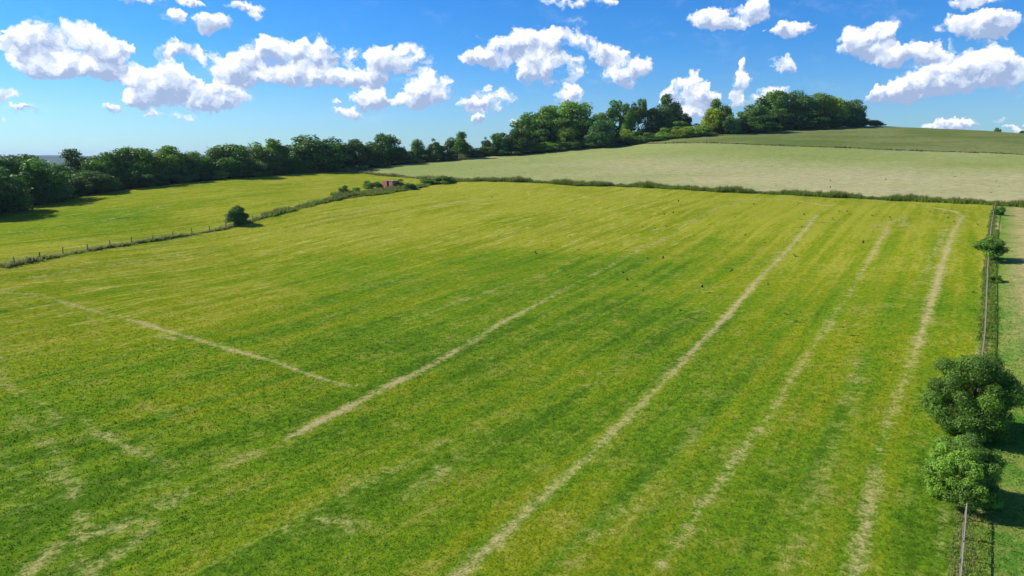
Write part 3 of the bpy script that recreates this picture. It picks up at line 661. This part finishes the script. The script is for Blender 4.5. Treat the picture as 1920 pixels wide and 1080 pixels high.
HILL = [ # proto, px, top, width, Y, colour, name, cat, label
 ('tall2',783,262,30,312,'D','slender_tree','tree','slender loose tree standing alone against the sky, left of the little conifer'),
 ('cone1',815,262,36,312,'D','conifer_tree','tree','small dark pointed conifer between slender tree and taller green tree'),
 ('tall1',857,248,40,316,'M','broadleaf_tree','tree','upright green tree right of the pointed conifer'),
 ('shrub1',837,274,34,314,'D','bush','bush','dark bush between the conifer and the upright tree'),
 ('shrub1',765,284,40,308,'M','bush','bush','low green bush left below the slender tree'),
 ('shrub2',799,282,40,311,'D','bush','bush','low dark bush at the foot of the slender tree'),
 ('shrub1',884,272,36,322,'D','bush','bush','dark low bush right of the upright tree'),
 ('cone1',911,259,24,330,'D','conifer_tree','tree','small dark tree beginning the hill hedge'),
 ('round1',940,250,42,332,'D','broadleaf_tree','tree','rounded dark tree second in the hill hedge'),
 ('round2',974,241,46,334,'D','broadleaf_tree','tree','very dark rounded tree in front of the long sloping canopy'),
 ('round3',1004,214,82,352,'M','beech_tree','tree','beech at the low left end of the sloping canopy'),
 ('round1',1040,200,70,360,'L','beech_tree','tree','light green beech in the middle of the sloping canopy'),
 ('round2',1078,192,86,362,'L','beech_tree','tree','tallest light green beech of the arched clump, yellowish top'),
 ('tall2',1055,222,60,352,'M','beech_tree','tree','shaded beech with visible trunks under the arched clump'),
 ('shrub1',1026,243,46,342,'D','bush','bush','dark round bush under the sloping canopy'),
 ('round3',1060,240,32,342,'Y','small_tree','tree','pale green small tree in front of the beech trunks'),
 ('round1',1102,223,32,352,'M','small_tree','tree','small green tree just left of the round dark hedge tree'),
 ('round2',1131,226,50,340,'B','small_tree','tree','round dark blue-green tree standing proud of the hedge'),
 ('tall2',1128,212,36,372,'L','broadleaf_tree','tree','yellow-green tree behind the round dark hedge tree'),
 ('open1',1163,188,48,372,'M','broadleaf_tree','tree','open green tree at the left of the gappy pair'),
 ('tall1',1178,205,30,368,'L','broadleaf_tree','tree','narrow light green tree between the gappy pair'),
 ('open1',1198,186,38,376,'D','broadleaf_tree','tree','dark open tree at the right of the gappy pair with daylight at its trunk'),
 ('tall1',1256,179,46,378,'D','broadleaf_tree','tree','tallest lone dark tree on the hill skyline'),
 ('round2',1230,204,44,376,'D','broadleaf_tree','tree','lower dark tree leaning on the tall lone one from the left'),
 ('round3',1284,214,26,380,'D','small_tree','tree','little dark tree right of the tall lone one'),
 ('shrub1',1268,228,50,372,'M','bush','bush','green scrub beneath the tall lone tree'),
 ('shrub2',1304,232,32,372,'M','bush','bush','small green scrub right of the tall lone tree'),
 ('tall1',1352,187,44,368,'M','broadleaf_tree','tree','tall green tree with yellowish left flank'),
 ('round2',1340,205,46,364,'Y','broadleaf_tree','tree','yellow-green tree at the left of the clump'),
 ('round1',1366,216,46,360,'B','broadleaf_tree','tree','lower rounded tree in front of the yellowish one'),
 ('round1',1413,198,52,368,'M','broadleaf_tree','tree','medium rounded tree left of the big hilltop clump'),
 ('dome1',1424,216,58,362,'D','broadleaf_tree','tree','dark lower dome before the medium rounded tree'),
 ('round2',1452,172,66,388,'M','broadleaf_tree','tree','big light topped tree at the left of the hilltop clump'),
 ('open1',1462,205,50,380,'D','broadleaf_tree','tree','shaded tree with a little daylight in the hilltop clump'),
 ('round3',1500,174,62,390,'D','broadleaf_tree','tree','large dark tree in the middle of the hilltop clump'),
 ('round1',1540,177,56,394,'M','broadleaf_tree','tree','large tree right of middle in the hilltop clump'),
 ('round2',1566,184,50,396,'Y','broadleaf_tree','tree','yellowish topped tree near the right of the hilltop clump'),
 ('dome1',1515,205,74,384,'D','broadleaf_tree','tree','dark base tree spreading below the hilltop clump'),
 ('dome2',1560,212,50,388,'D','broadleaf_tree','tree','dark lower tree right below the yellowish topped one'),
 ('round1',1602,188,42,398,'B','broadleaf_tree','tree','separate round tree at the right end of the hilltop clump'),
 ('shrub3',1637,225,38,404,'D','bush','bush','low dark bush alone on the crest right of the clump'),
 ('open2',1870,240,13,470,'D','lone_tree','tree','tiny lone tree on the bare right skyline'),
 ('round1',1921,245,16,440,'D','lone_tree','tree','tiny tree on the skyline at the right picture edge'),
 ('shrub2',1248,240,36,352,'L','hedge_bush','bush','rounded green hedge bush, upper left of the sunlit pair'),
 ('shrub1',1280,238,46,350,'Y','hedge_bush','bush','big sunlit hedge bush below the tall lone tree'),
 ('shrub3',1316,236,50,352,'L','hedge_bush','bush','light spreading hedge bush before the yellow-green tree'),
 ('shrub2',1214,249,44,350,'M','hedge_bush','bush','mid green hedge bush left of the sunlit pair'),
 ('shrub1',1172,243,34,350,'Y','hedge_bush','bush','pale green hedge bush right of the round dark tree'),
 ('shrub3',1186,256,48,344,'D','hedge_bush','bush','dark low hedge bush at the corner of the darker crop'),
 ('shrub2',1234,256,36,344,'D','hedge_bush','bush','dark hedge bush at the end of the hedge shadow'),
 ('shrub1',1150,256,40,342,'D','hedge_bush','bush','dark hedge bush at the right foot of the round tree'),
 ('shrub2',1106,254,44,342,'M','hedge_bush','bush','green hedge bush at the left foot of the round tree'),
 ('shrub1',1068,262,44,338,'M','hedge_bush','bush','green hedge bush below the pale small tree'),
 ('shrub3',1036,266,50,336,'M','hedge_bush','bush','wide green hedge bush below the beeches'),
 ('shrub2',1000,268,44,334,'M','hedge_bush','bush','green hedge bush right of the very dark tree'),
 ('shrub3',960,272,50,330,'D','hedge_bush','bush','dark hedge bush below the very dark tree'),
 ('shrub1',925,276,40,328,'D','hedge_bush','bush','dark hedge bush near the start of the hill hedge'),
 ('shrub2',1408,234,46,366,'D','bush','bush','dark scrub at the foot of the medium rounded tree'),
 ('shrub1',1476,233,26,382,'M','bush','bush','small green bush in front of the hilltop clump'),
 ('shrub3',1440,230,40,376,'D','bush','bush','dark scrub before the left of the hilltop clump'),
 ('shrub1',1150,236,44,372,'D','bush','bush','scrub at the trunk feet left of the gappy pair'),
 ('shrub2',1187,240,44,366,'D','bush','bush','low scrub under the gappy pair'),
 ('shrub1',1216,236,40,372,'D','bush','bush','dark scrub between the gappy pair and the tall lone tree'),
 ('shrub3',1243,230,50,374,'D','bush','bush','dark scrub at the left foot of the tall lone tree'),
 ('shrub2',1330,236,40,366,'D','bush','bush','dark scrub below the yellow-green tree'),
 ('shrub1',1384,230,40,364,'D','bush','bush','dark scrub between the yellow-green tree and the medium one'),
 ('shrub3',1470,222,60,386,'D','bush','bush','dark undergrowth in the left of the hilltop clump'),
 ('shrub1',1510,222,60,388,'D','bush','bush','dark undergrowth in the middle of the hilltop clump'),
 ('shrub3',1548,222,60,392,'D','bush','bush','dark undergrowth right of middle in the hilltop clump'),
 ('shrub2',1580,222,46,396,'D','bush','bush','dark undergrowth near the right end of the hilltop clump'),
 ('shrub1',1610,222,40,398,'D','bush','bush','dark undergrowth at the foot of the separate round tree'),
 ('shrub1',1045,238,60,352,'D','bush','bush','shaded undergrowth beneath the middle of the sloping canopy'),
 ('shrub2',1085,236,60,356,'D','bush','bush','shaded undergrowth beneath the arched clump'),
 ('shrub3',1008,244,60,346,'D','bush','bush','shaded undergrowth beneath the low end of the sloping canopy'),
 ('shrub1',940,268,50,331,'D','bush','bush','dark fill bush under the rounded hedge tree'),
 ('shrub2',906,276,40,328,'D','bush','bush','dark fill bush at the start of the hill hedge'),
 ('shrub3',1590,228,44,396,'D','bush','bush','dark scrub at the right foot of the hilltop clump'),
]
for pr, px, top, w, Y, c, nm, cat, lab in HILL:
    place(pr, px, top, w, Y, c, nm, lab, cat, {'tree': 'trees on the hill', 'bush': 'bushes on the hill and in its hedge'}[cat])

# near trees of the right fence, with fine leaves
PROTO['near_big'] = (crown(21, 110000, .0185, 100, .02, 'round', clump=.23, hollow=.6), trunk(21, .75, .03, limbs=10))
PROTO['near_small'] = (crown(22, 80000, .022, 90, .04, 'round', clump=.23, hollow=.55), trunk(22, .8, .028, limbs=9, start=.2))
PROTO['near_flat'] = (crown(23, 12000, .045, 34, .24, 'round', clump=.30, hollow=.4), trunk(23, .8, .045, -.02, limbs=8, start=.3))
def at_fence(py):   # a point of the right fence seen at picture height py
    px = float(np.interp(-py, -np.array([1078, 940, 790, 640, 488, 430]), [1800, 1812, 1826, 1845, 1852, 1858])); return px, hit(px, py)[0]
def near_tree(proto, px, basepy, toppy, wpx, colr, name, label, dx=0):
    p = hit(px, basepy)[0]; return place(proto, px+dx, toppy, wpx, float(p[1]), colr, name, label, 'tree')
nb = near_tree('near_big', 1838, 812, 668, 150, 'M', 'hedgerow_tree', 'largest leafy round tree at the right edge, half over the fence', 0)
ns = near_tree('near_small', 1815, 938, 824, 124, 'L', 'hedgerow_tree', 'small bright green round tree in front, lowest by the right fence')
nb.children[0].color = (0.100, 0.168, 0.024, 1); ns.children[0].color = (0.165, 0.262, 0.036, 1)
near_tree('near_flat', 1857, 489, 446, 50, 'M', 'hawthorn_tree', 'small flat crowned tree on a short trunk, far up the right fence')
near_tree('shrub1', 1874, 403, 388, 20, 'D', 'corner_bush', 'small dark bush behind the far corner of the right fence')
p = hit(1866, 528)[0]; place('shrub3', 1866, 515, 26, float(p[1]), 'M', 'scrub_bush', 'sparse low scrub right of the fence below the flat crowned tree', 'bush')
p = hit(442, 420)[0]; place('dome1', 442, 387, 40, float(p[1]), 'D', 'lone_bush', 'single round dark bush on the left fence line between two meadows', 'bush')

# ------------------------------------------------------------------ rank grass strips
def strip(name, pl, width, dens, hgt, mat, label, side=0.0, hv=0.35, bw=0.16):
    pl = np.asarray(pl); seg = np.linalg.norm(np.diff(pl, axis=0), axis=1); L = seg.sum(); n = int(L*width*dens)
    s = rng.uniform(0, L, n); cum = np.concatenate([[0], np.cumsum(seg)]); i = np.clip(np.searchsorted(cum, s)-1, 0, len(seg)-1)
    t = (s-cum[i])/seg[i]; c = pl[i]+(pl[i+1]-pl[i])*t[:, None]; nrm = (pl[i+1]-pl[i]); nrm = np.stack([-nrm[:, 1], nrm[:, 0]], 1)/seg[i][:, None]
    wl = width*(0.75+0.35*np.sin(s*0.21)*np.sin(s*0.047+2)+0.2*np.sin(s*0.83+1))
    c = c+nrm*((rng.uniform(-.5, .5, n))*wl+side)[:, None]
    h = hgt*(0.75+0.38*np.sin(s*0.35)*np.sin(s*0.093+1)+0.15*np.sin(s*1.7)*np.sin(s*.31))*rng.uniform(1-hv, 1+hv, n)
    blades(name, c[:, 0], c[:, 1], h, bw, 3, mat, label, tint=np.clip(0.5+0.3*np.sin(s*0.17)+rng.normal(0, .2, n), 0, 1))
def blades(name, x, y, h, w, k, mat, label, tint=None, sp=.12):
    n = len(x); x = np.repeat(x, k)+rng.normal(0, sp, n*k); y = np.repeat(y, k)+rng.normal(0, sp, n*k); h = np.repeat(h, k)*rng.uniform(.7, 1.1, n*k)
    z = height(x, y); a = rng.uniform(0, 2*math.pi, n*k); wx = np.cos(a)*w/2; wy = np.sin(a)*w/2; lx = rng.normal(.05, .13, n*k)*h; ly = rng.normal(0, .13, n*k)*h
    V = np.stack([np.stack([x-wx, y-wy, z-.03], 1), np.stack([x+wx, y+wy, z-.03], 1), np.stack([x+wx*.8+lx*.6, y+wy*.8+ly*.6, z+h*.65], 1),
                  np.stack([x+lx, y+ly, z+h], 1), np.stack([x-wx*.8+lx*.6, y-wy*.8+ly*.6, z+h*.65], 1)], 1).reshape(-1, 3)
    Fc = np.arange(len(V)).reshape(-1, 5); tip = np.tile([0, 0, .65, 1, .65], n*k)
    at = {'tip': tip, 'tint': np.repeat(np.repeat(tint if tint is not None else rng.random(n), k), 5)}
    return obj(name, mk_mesh(name, V, Fc, at, False, mat), kind='stuff', label=label)
L2s = np.vstack([L2, [ext(L2[-2], L2[-1], 30)]])
strip('tall_grass', L2s, 4.6, 20, 1.35, M_TALL, 'rank seeding grass strip between mown meadow and pale crop', side=1.3, hv=.5, bw=.11)
strip('tall_grass', L1[:5], 1.6, 14, 0.6, M_TALL2, 'rough grass under the left fence')
strip('tall_grass', L1[4:], 3.6, 12, 0.8, M_TALL, 'rank grass verge leading to the brick hut')
strip('tall_grass', np.vstack([L4, [L2[1]]]), 3.4, 9, 1.0, M_TALL2, 'rough grass strip behind the left meadow')
strip('tall_grass', line([(640,370),(700,362),(770,352)]), 7.0, 9, 1.1, M_TALL, 'overgrown grass and nettles around the brick hut', side=1.5)
strip('tall_grass', line([(545,325),(620,321),(690,318)]), 5.0, 9, 1.5, M_TALL2, 'pale scrubby grass at the end of the tree belt', side=1.0)
strip('tall_grass', L7, 1.0, 5, 0.6, tall_mat('crop_edge', (0.09, 0.085, 0.04), (0.13, 0.12, 0.06), (0.15, 0.12, 0.08)), 'brownish edge between the pale and the darker crop')
strip('tall_grass', L3w[:5], 0.9, 60, 0.16, M_TALL2, 'longer grass left uncut along the right fence', side=0.0, bw=.05)
strip('tall_grass', L3w[4:], 1.2, 26, 0.3, M_TALL, 'longer grass along the far right fence', side=0.0, bw=.1)

# short mown tufts where the camera can make them out, coloured like the sward they stand in
def tufts(n, a0, a1, r0, r1, label):
    u = rng.random(n); R = r0*(r1/r0)**u; A = np.radians(rng.uniform(a0, a1, n)); x = R*np.sin(A); y = R*np.cos(A)
    z = zone(x, y); m = (z == 5) | (z == 4); x = x[m]; y = y[m]; R = R[m]; k = 2; n = len(x)
    cl = rng.random(n) < .7
    x = np.repeat(x, k)+rng.normal(0, .05, n*k); y = np.repeat(y, k)+rng.normal(0, .05, n*k); R = np.repeat(R, k)
    at, zz = attrs(x, y); h = rng.uniform(.025, .085, n*k)*(R/40)**.5*np.where(zz == 4, 1.5, 1.0)*(1-.8*np.clip(at['track']*1.6, 0, 1))*(1-.93*sstep(R, 55, 125)); w = .035*(R/40)
    zg = height(x, y); a = rng.uniform(0, 6.283, n*k); wx = np.cos(a)*w/2; wy = np.sin(a)*w/2; lx = rng.normal(0, .6, n*k)*h; ly = rng.normal(0, .6, n*k)*h
    V = np.stack([np.stack([x-wx, y-wy, zg-.01], 1), np.stack([x+wx, y+wy, zg-.01], 1), np.stack([x+wx*.3+lx, y+wy*.3+ly, zg+h], 1), np.stack([x-wx*.3+lx, y-wy*.3+ly, zg+h], 1)], 1).reshape(-1, 3)
    at = {q: np.repeat(v, 4) for q, v in at.items()}
    obj('grass', mk_mesh('grass', V, np.arange(len(V)).reshape(-1, 4), at, False, M_GROUND), kind='stuff', label=label)
tufts(170000, -42, 42, 25, 130, 'short mown grass tufts over the near meadow')

strip('tall_grass', L3w[:7], 0.9, 30, 0.17, M_TALL, 'dark weeds on the paddock side of the right fence', side=-0.8, hv=.7, bw=.06)
# ------------------------------------------------------------------ fences
def resample(pl, step):
    pl = np.asarray(pl); seg = np.linalg.norm(np.diff(pl, axis=0), axis=1); cum = np.concatenate([[0], np.cumsum(seg)])
    s = np.arange(0, cum[-1], step); return np.stack([np.interp(s, cum, pl[:, 0]), np.interp(s, cum, pl[:, 1])], 1)
def fence(pl, step, ph, label, railz, wires, rad, rail=False, pr=.05):
    q = resample(pl, step); z = height(q[:, 0], q[:, 1]); o = q[0]
    root = thing('post_and_wire_fence', label, 'fence', (q[0, 0], q[0, 1], z[0]))
    mats = M_POST
    shared = []
    for v in range(3):
        m = MB(); h = ph*(1, 1.06, .95)[v]
        m.tube([(0, 0, -.1), (.004, 0, h*.5), (.01*(v-1), .01*v, h)], [pr*1.05, pr, pr*.92], 7); shared.append(m.mesh('post', mats, False))
    for i in range(len(q)):
        p_ = obj('post', shared[i % 3], root, (q[i, 0]-q[0, 0], q[i, 1]-q[0, 1], z[i]-z[0])); p_.rotation_euler = (random.uniform(-.04, .04), random.uniform(-.04, .04), i*1.7)
    for hz in wires:
        m = MB(); m.tube([(a-q[0, 0], b-q[0, 1], c-z[0]+hz+(.01*(k % 2))) for k, ((a, b), c) in enumerate(zip(q, z))], rad, 4); obj('wire', m.mesh('wire', M_WIRE), root)
    if rail:
        for i in range(len(q)-1):
            a = Vector((q[i, 0]-q[0, 0], q[i, 1]-q[0, 1], z[i]-z[0]+railz)); b = Vector((q[i+1, 0]-q[0, 0], q[i+1, 1]-q[0, 1], z[i+1]-z[0]+railz))
            d = b-a; m = MB(); R = d.to_track_quat('Y', 'Z').to_matrix()
            m.box((0, 0, 0), (.04, d.length+.06*(i % 2), .06), R); obj('rail', m.mesh('rail', M_RAIL), root, (a+b)/2+Vector((0, 0, .004*(i % 2))))
    return root
fence(np.vstack([[ext(L1[1], L1[0], 20)], L1[:8]]), 4.5, 1.25, 'wire fence on dark posts running through rough grass between the two meadows', 1, (.35, .7, 1.05), .012, pr=.085)
fence(np.vstack([[ext(L3[1], L3[0], 8)], L3, [L2[-1]]]), 2.4, 1.0, 'pale weathered timber rail fence along the right side of the mown meadow', .95, (.3, .6, .8), .004, True, .06)
fence(np.vstack([L2[5:]])+np.array([0, 2.2]), 11, 1.2, 'thin wire fence half buried in the rank grass before the pale crop', 1, (.6, 1.1), .008, pr=.05)

# ------------------------------------------------------------------ brick hut and its bushes
def brick_mat():
    m, g = new_mat('red_brick'); tc = g.n.new('ShaderNodeTexCoord')
    mp = g.n.new('ShaderNodeMapping'); g.put(mp.inputs[0], tc.outputs['Object']); mp.inputs['Rotation'].default_value = (math.radians(90), 0, 0)
    b = g.n.new('ShaderNodeTexBrick'); g.put(b.inputs['Vector'], mp.outputs[0]); b.inputs['Scale'].default_value = 4.2
    b.inputs['Color1'].default_value = (.58, .17, .10, 1); b.inputs['Color2'].default_value = (.46, .12, .07, 1); b.inputs['Mortar'].default_value = (.38, .30, .24, 1)
    b.inputs['Mortar Size'].default_value = .02
    n = g.noise(tc.outputs['Object'], 1.5, 4)
    finish(g, principled(g, g.mix(g.ramp(n, .45, .8, 0, .35), b.outputs[0], (.30, .16, .10)), .9)); return m
def build_hut():
    p = hit(727, 353)[0]; zb = float(height(np.array([p[0]]), np.array([p[1]]))[0])
    bm_ = brick_mat(); M_D = plain('doorway_dark', (.07, .025, .018), .9); M_C = plain('concrete', (.32, .27, .23), .9)
    r = thing('brick_hut', 'small ruined red brick hut with a dark doorway among bushes', 'hut', (p[0], p[1], zb), -.62)
    W = 4.6; Dp = 2.6; H = 2.45; T = .22; dw = .95; dx = .25
    m = MB(); m.box((-W/2+(W/2+dx-dw/2)/2, 0, H/2-.15), (W/2+dx-dw/2, T, H+.3)); obj('wall', m.mesh('wall', bm_), r, label='front wall left of the doorway')
    m = MB(); a = dx+dw/2; m.box((a+(W/2-a)/2, 0, H/2-.25), (W/2-a, T, H+.1)); obj('wall', m.mesh('wall', bm_), r, label='slightly lower front wall right of the doorway')
    for s in (-1, 1):
        m = MB(); m.box((s*(W/2-T/2), Dp/2+T/2, H/2-.2), (T, Dp, H+.2)); obj('wall', m.mesh('wall', bm_), r)
    m = MB(); m.box((0, Dp+T, H/2-.2), (W-.01, T, H+.18)); obj('wall', m.mesh('wall', bm_), r)
    m = MB(); m.box((0, Dp/2+.25, H+.02), (W+.1, Dp+.2, .10)); obj('roof', m.mesh('roof', M_C), r)
    m = MB(); m.box((dx, .12, H/2-.15), (dw-.02, .05, H-.1)); m.box((dx, .08, H*.3), (dw-.06, .03, .1)); m.box((dx, .08, H*.75), (dw-.06, .03, .1))  # panel filling the doorway, coloured dark for the shade of the interior
    obj('doorway_panel', m.mesh('doorway_panel', M_D), r)
build_hut()
for pr, px, bp, top, w, c, nm, lab in [
 ('shrub2',742+7,353,336,24,'M','bush','round bush hard against the right side of the brick hut'),
 ('shrub1',690,354,339,22,'L','bush','left bush of the low hedge beside the brick hut'),
 ('shrub3',707,354,341,20,'M','bush','bush hard against the left side of the brick hut'),
 ('shrub1',643,366,348,19,'D','bush','small dark bush standing left of the hut thicket'),
 ('shrub3',668,364,352,18,'M','bush','low grey-green bush in the thicket left of the hut'),
 ('shrub3',768,356,344,24,'B','bush','low bush in the rank grass at the right end of the hut thicket'),
 ('shrub3',830,344,330,40,'M','bush','low bramble patch where the meadow corner meets the grass strip'),
 ('shrub3',800,346,335,30,'M','bush','bramble clump between the hut thicket and the meadow corner')]:
    p = hit(px, bp)[0]; place(pr, px, top, w, float(p[1])+1.0, c, nm, lab, 'bush', 'bushes around the brick hut')

# ------------------------------------------------------------------ crows
def crow_mesh(fly):
    V = []; Fc = []
    def ring(y, z, rx, rz, n=10):
        b = len(V)
        for k in range(n): a = 2*math.pi*k/n; V.append((rx*math.cos(a), y, z+rz*math.sin(a)))
        return b
    sec = [(-.235, .0, .001, .001), (-.215, .005, .012, .014), (-.185, .012, .035, .038), (-.15, .012, .042, .045), (-.11, .0, .045, .05), (-.05, -.005, .066, .068), (.03, -.005, .068, .066), (.10, .0, .045, .04), (.15, .004, .022, .016), (.27, .002, .05, .006), (.275, .002, .001, .001)]
    t = 0 if fly else .5
    bs = []
    for (y, z, a, c) in sec:
        y2 = y*math.cos(t)+z*math.sin(t); z2 = -y*math.sin(t)+z*math.cos(t)
        if y < -.14 and not fly: z2 += .01
        bs.append(ring(y2, z2+(.0 if fly else .16), a, c))
    n = 10
    for i in range(len(bs)-1):
        for k in range(n): Fc.append([bs[i]+k, bs[i]+(k+1) % n, bs[i+1]+(k+1) % n, bs[i+1]+k])
    # wings: closed slabs with fingered tips
    if fly:
        for s in (-1, 1):
            out = [(.04,-.10,.02),(.20,-.15,.09),(.34,-.12,.13),(.47,-.03,.10),(.43,.00,.095),(.45,.05,.09),(.40,.04,.09),(.39,.09,.085),(.33,.06,.08),(.20,.07,.05),(.05,.09,.015)]
            b = len(V)
            for dz in (.006, -.006):
                for (x, y, z) in out: V.append((s*x, y, z+dz))
            m = len(out); f1 = [b+i for i in range(m)]; f2 = [b+m+i for i in range(m)][::-1]
            Fc.append(f1); Fc.append(f2)
            for i in range(m): Fc.append([b+i, b+(i+1) % m, b+m+(i+1) % m, b+m+i])
    else:
        for s in (-1, 1):
            out = [(.062,-.06,.20),(.075,.0,.19),(.068,.10,.13),(.03,.20,.06),(.05,.08,.10),(.068,-.02,.13)]
            b = len(V)
            for dx in (.008, -.006):
                for (x, y, z) in out: V.append((s*(x+dx), y, z))
            m = len(out); Fc.append([b+i for i in range(m)]); Fc.append([b+m+i for i in range(m)][::-1])
            for i in range(m): Fc.append([b+i, b+(i+1) % m, b+m+(i+1) % m, b+m+i])
            b = len(V)   # legs
            for z in (0, .12):
                for (dx, dy) in ((-.006,-.006),(.006,-.006),(.006,.006),(-.006,.006)): V.append((s*.03+dx, .01+dy, z))
            for k in range(4): Fc.append([b+k, b+(k+1) % 4, b+4+(k+1) % 4, b+4+k])
            b = len(V)
            for (dx, dy, z) in ((-.02,-.05,.004),(.02,-.05,.004),(.0,.03,.004),(0,0,.012)): V.append((s*.03+dx, .01+dy, z))
            Fc.append([b, b+1, b+3]); Fc.append([b+1, b+2, b+3]); Fc.append([b+2, b, b+3])
    me = bpy.data.meshes.new('crow'); me.from_pydata(V, [], Fc); me.materials.append(M_CROW); me.update(); return me
CF, CS = crow_mesh(True), crow_mesh(False)
CROWS = [(1178,372),(1195,381),(1234,387),(1238,392),(1272,376),(1276,384),(1246,401),(1262,397),(1339,381),(1370,382),(1414,382),(1378,407),(1333,420),(1250,423),(1204,425),(1228,427),(1397,439),(1434,455),(1492,479),(1372,506),(1440,532),(1317,536),(1276,580),(1206,544),(1177,523),(1169,509),(1214,484),(1243,482),(1068,518),(1035,460),(1005,473),(1084,467),(1069,444),(1476,587),(1581,611),(1497,381),(1508,401),(1502,411),(1503,425),(1543,416),(1563,410),(1573,396),(1588,395),(1594,401),(1567,378),(1636,403),(1619,453),(1671,411),(1669,406),(1647,425),(1743,396),(1774,399),(1778,407),(1789,415),(1834,420),(923,369),(1825,547)]
CROWS2 = [(1791,330),(1868,339),(1873,348),(1859,360),(1557,338),(1557,350),(1661,336),(1454,347),(884,316)]
SPECIAL = {(1581,611): 'black crow nearest of the flock, low over the grass right of the middle track',
           (1276,580): 'black crow low over the greener grass left of the middle track, apart from the others',
           (1476,587): 'black crow just right of the middle straw track, second nearest of the flock',
           (1834,420): 'black crow by the far right corner of the meadow, close to the fence',
           (1825,547): 'black crow beside the right fence below the flat crowned tree',
           (923,369): 'black crow alone at the far left of the flock near the rank grass'}
def crow(px, py, i, label, group):
    fly = (i % 3) != 2; ab = (0.9 if fly else 0.0); p = hit(px, py, ab+.15)[0]
    z = float(height(np.array([p[0]]), np.array([p[1]]))[0])+ab
    o = obj('crow', CF if fly else CS, loc=(p[0], p[1], z), label=label, category='bird', group=group)
    o.rotation_euler = (random.uniform(-.1, .15) if fly else 0, random.uniform(-.6, .6) if fly else 0, random.uniform(0, 6.28)); s = random.uniform(1.0, 1.2); o.scale = (s, s, s)
for i, c in enumerate(CROWS): crow(c[0], c[1], i, SPECIAL.get(c, 'small black crow, one of the flock scattered over the far mown meadow'), 'crows over the mown meadow')
for i, c in enumerate(CROWS2): crow(c[0], c[1], i*3, 'small black crow flying over the pale crop field beyond the rank grass', 'crows over the pale crop')

# ------------------------------------------------------------------ the air
def haze():
    m, g = new_mat('haze'); v = g.n.new('ShaderNodeVolumePrincipled'); v.inputs['Color'].default_value = (0.55, 0.72, 1.0, 1)
    v.inputs['Density'].default_value = 6e-5; v.inputs['Anisotropy'].default_value = 0.2
    o = g.n.new('ShaderNodeOutputMaterial'); g.l.new(v.outputs[0], o.inputs['Volume'])
    b = MB(); b.box((0, 0, 0), (30000, 30000, 200)); obj('haze', b.mesh('haze', m), loc=(0, 0, 100-75), kind='stuff', label='thin blue air that softens the far ridge')
haze()
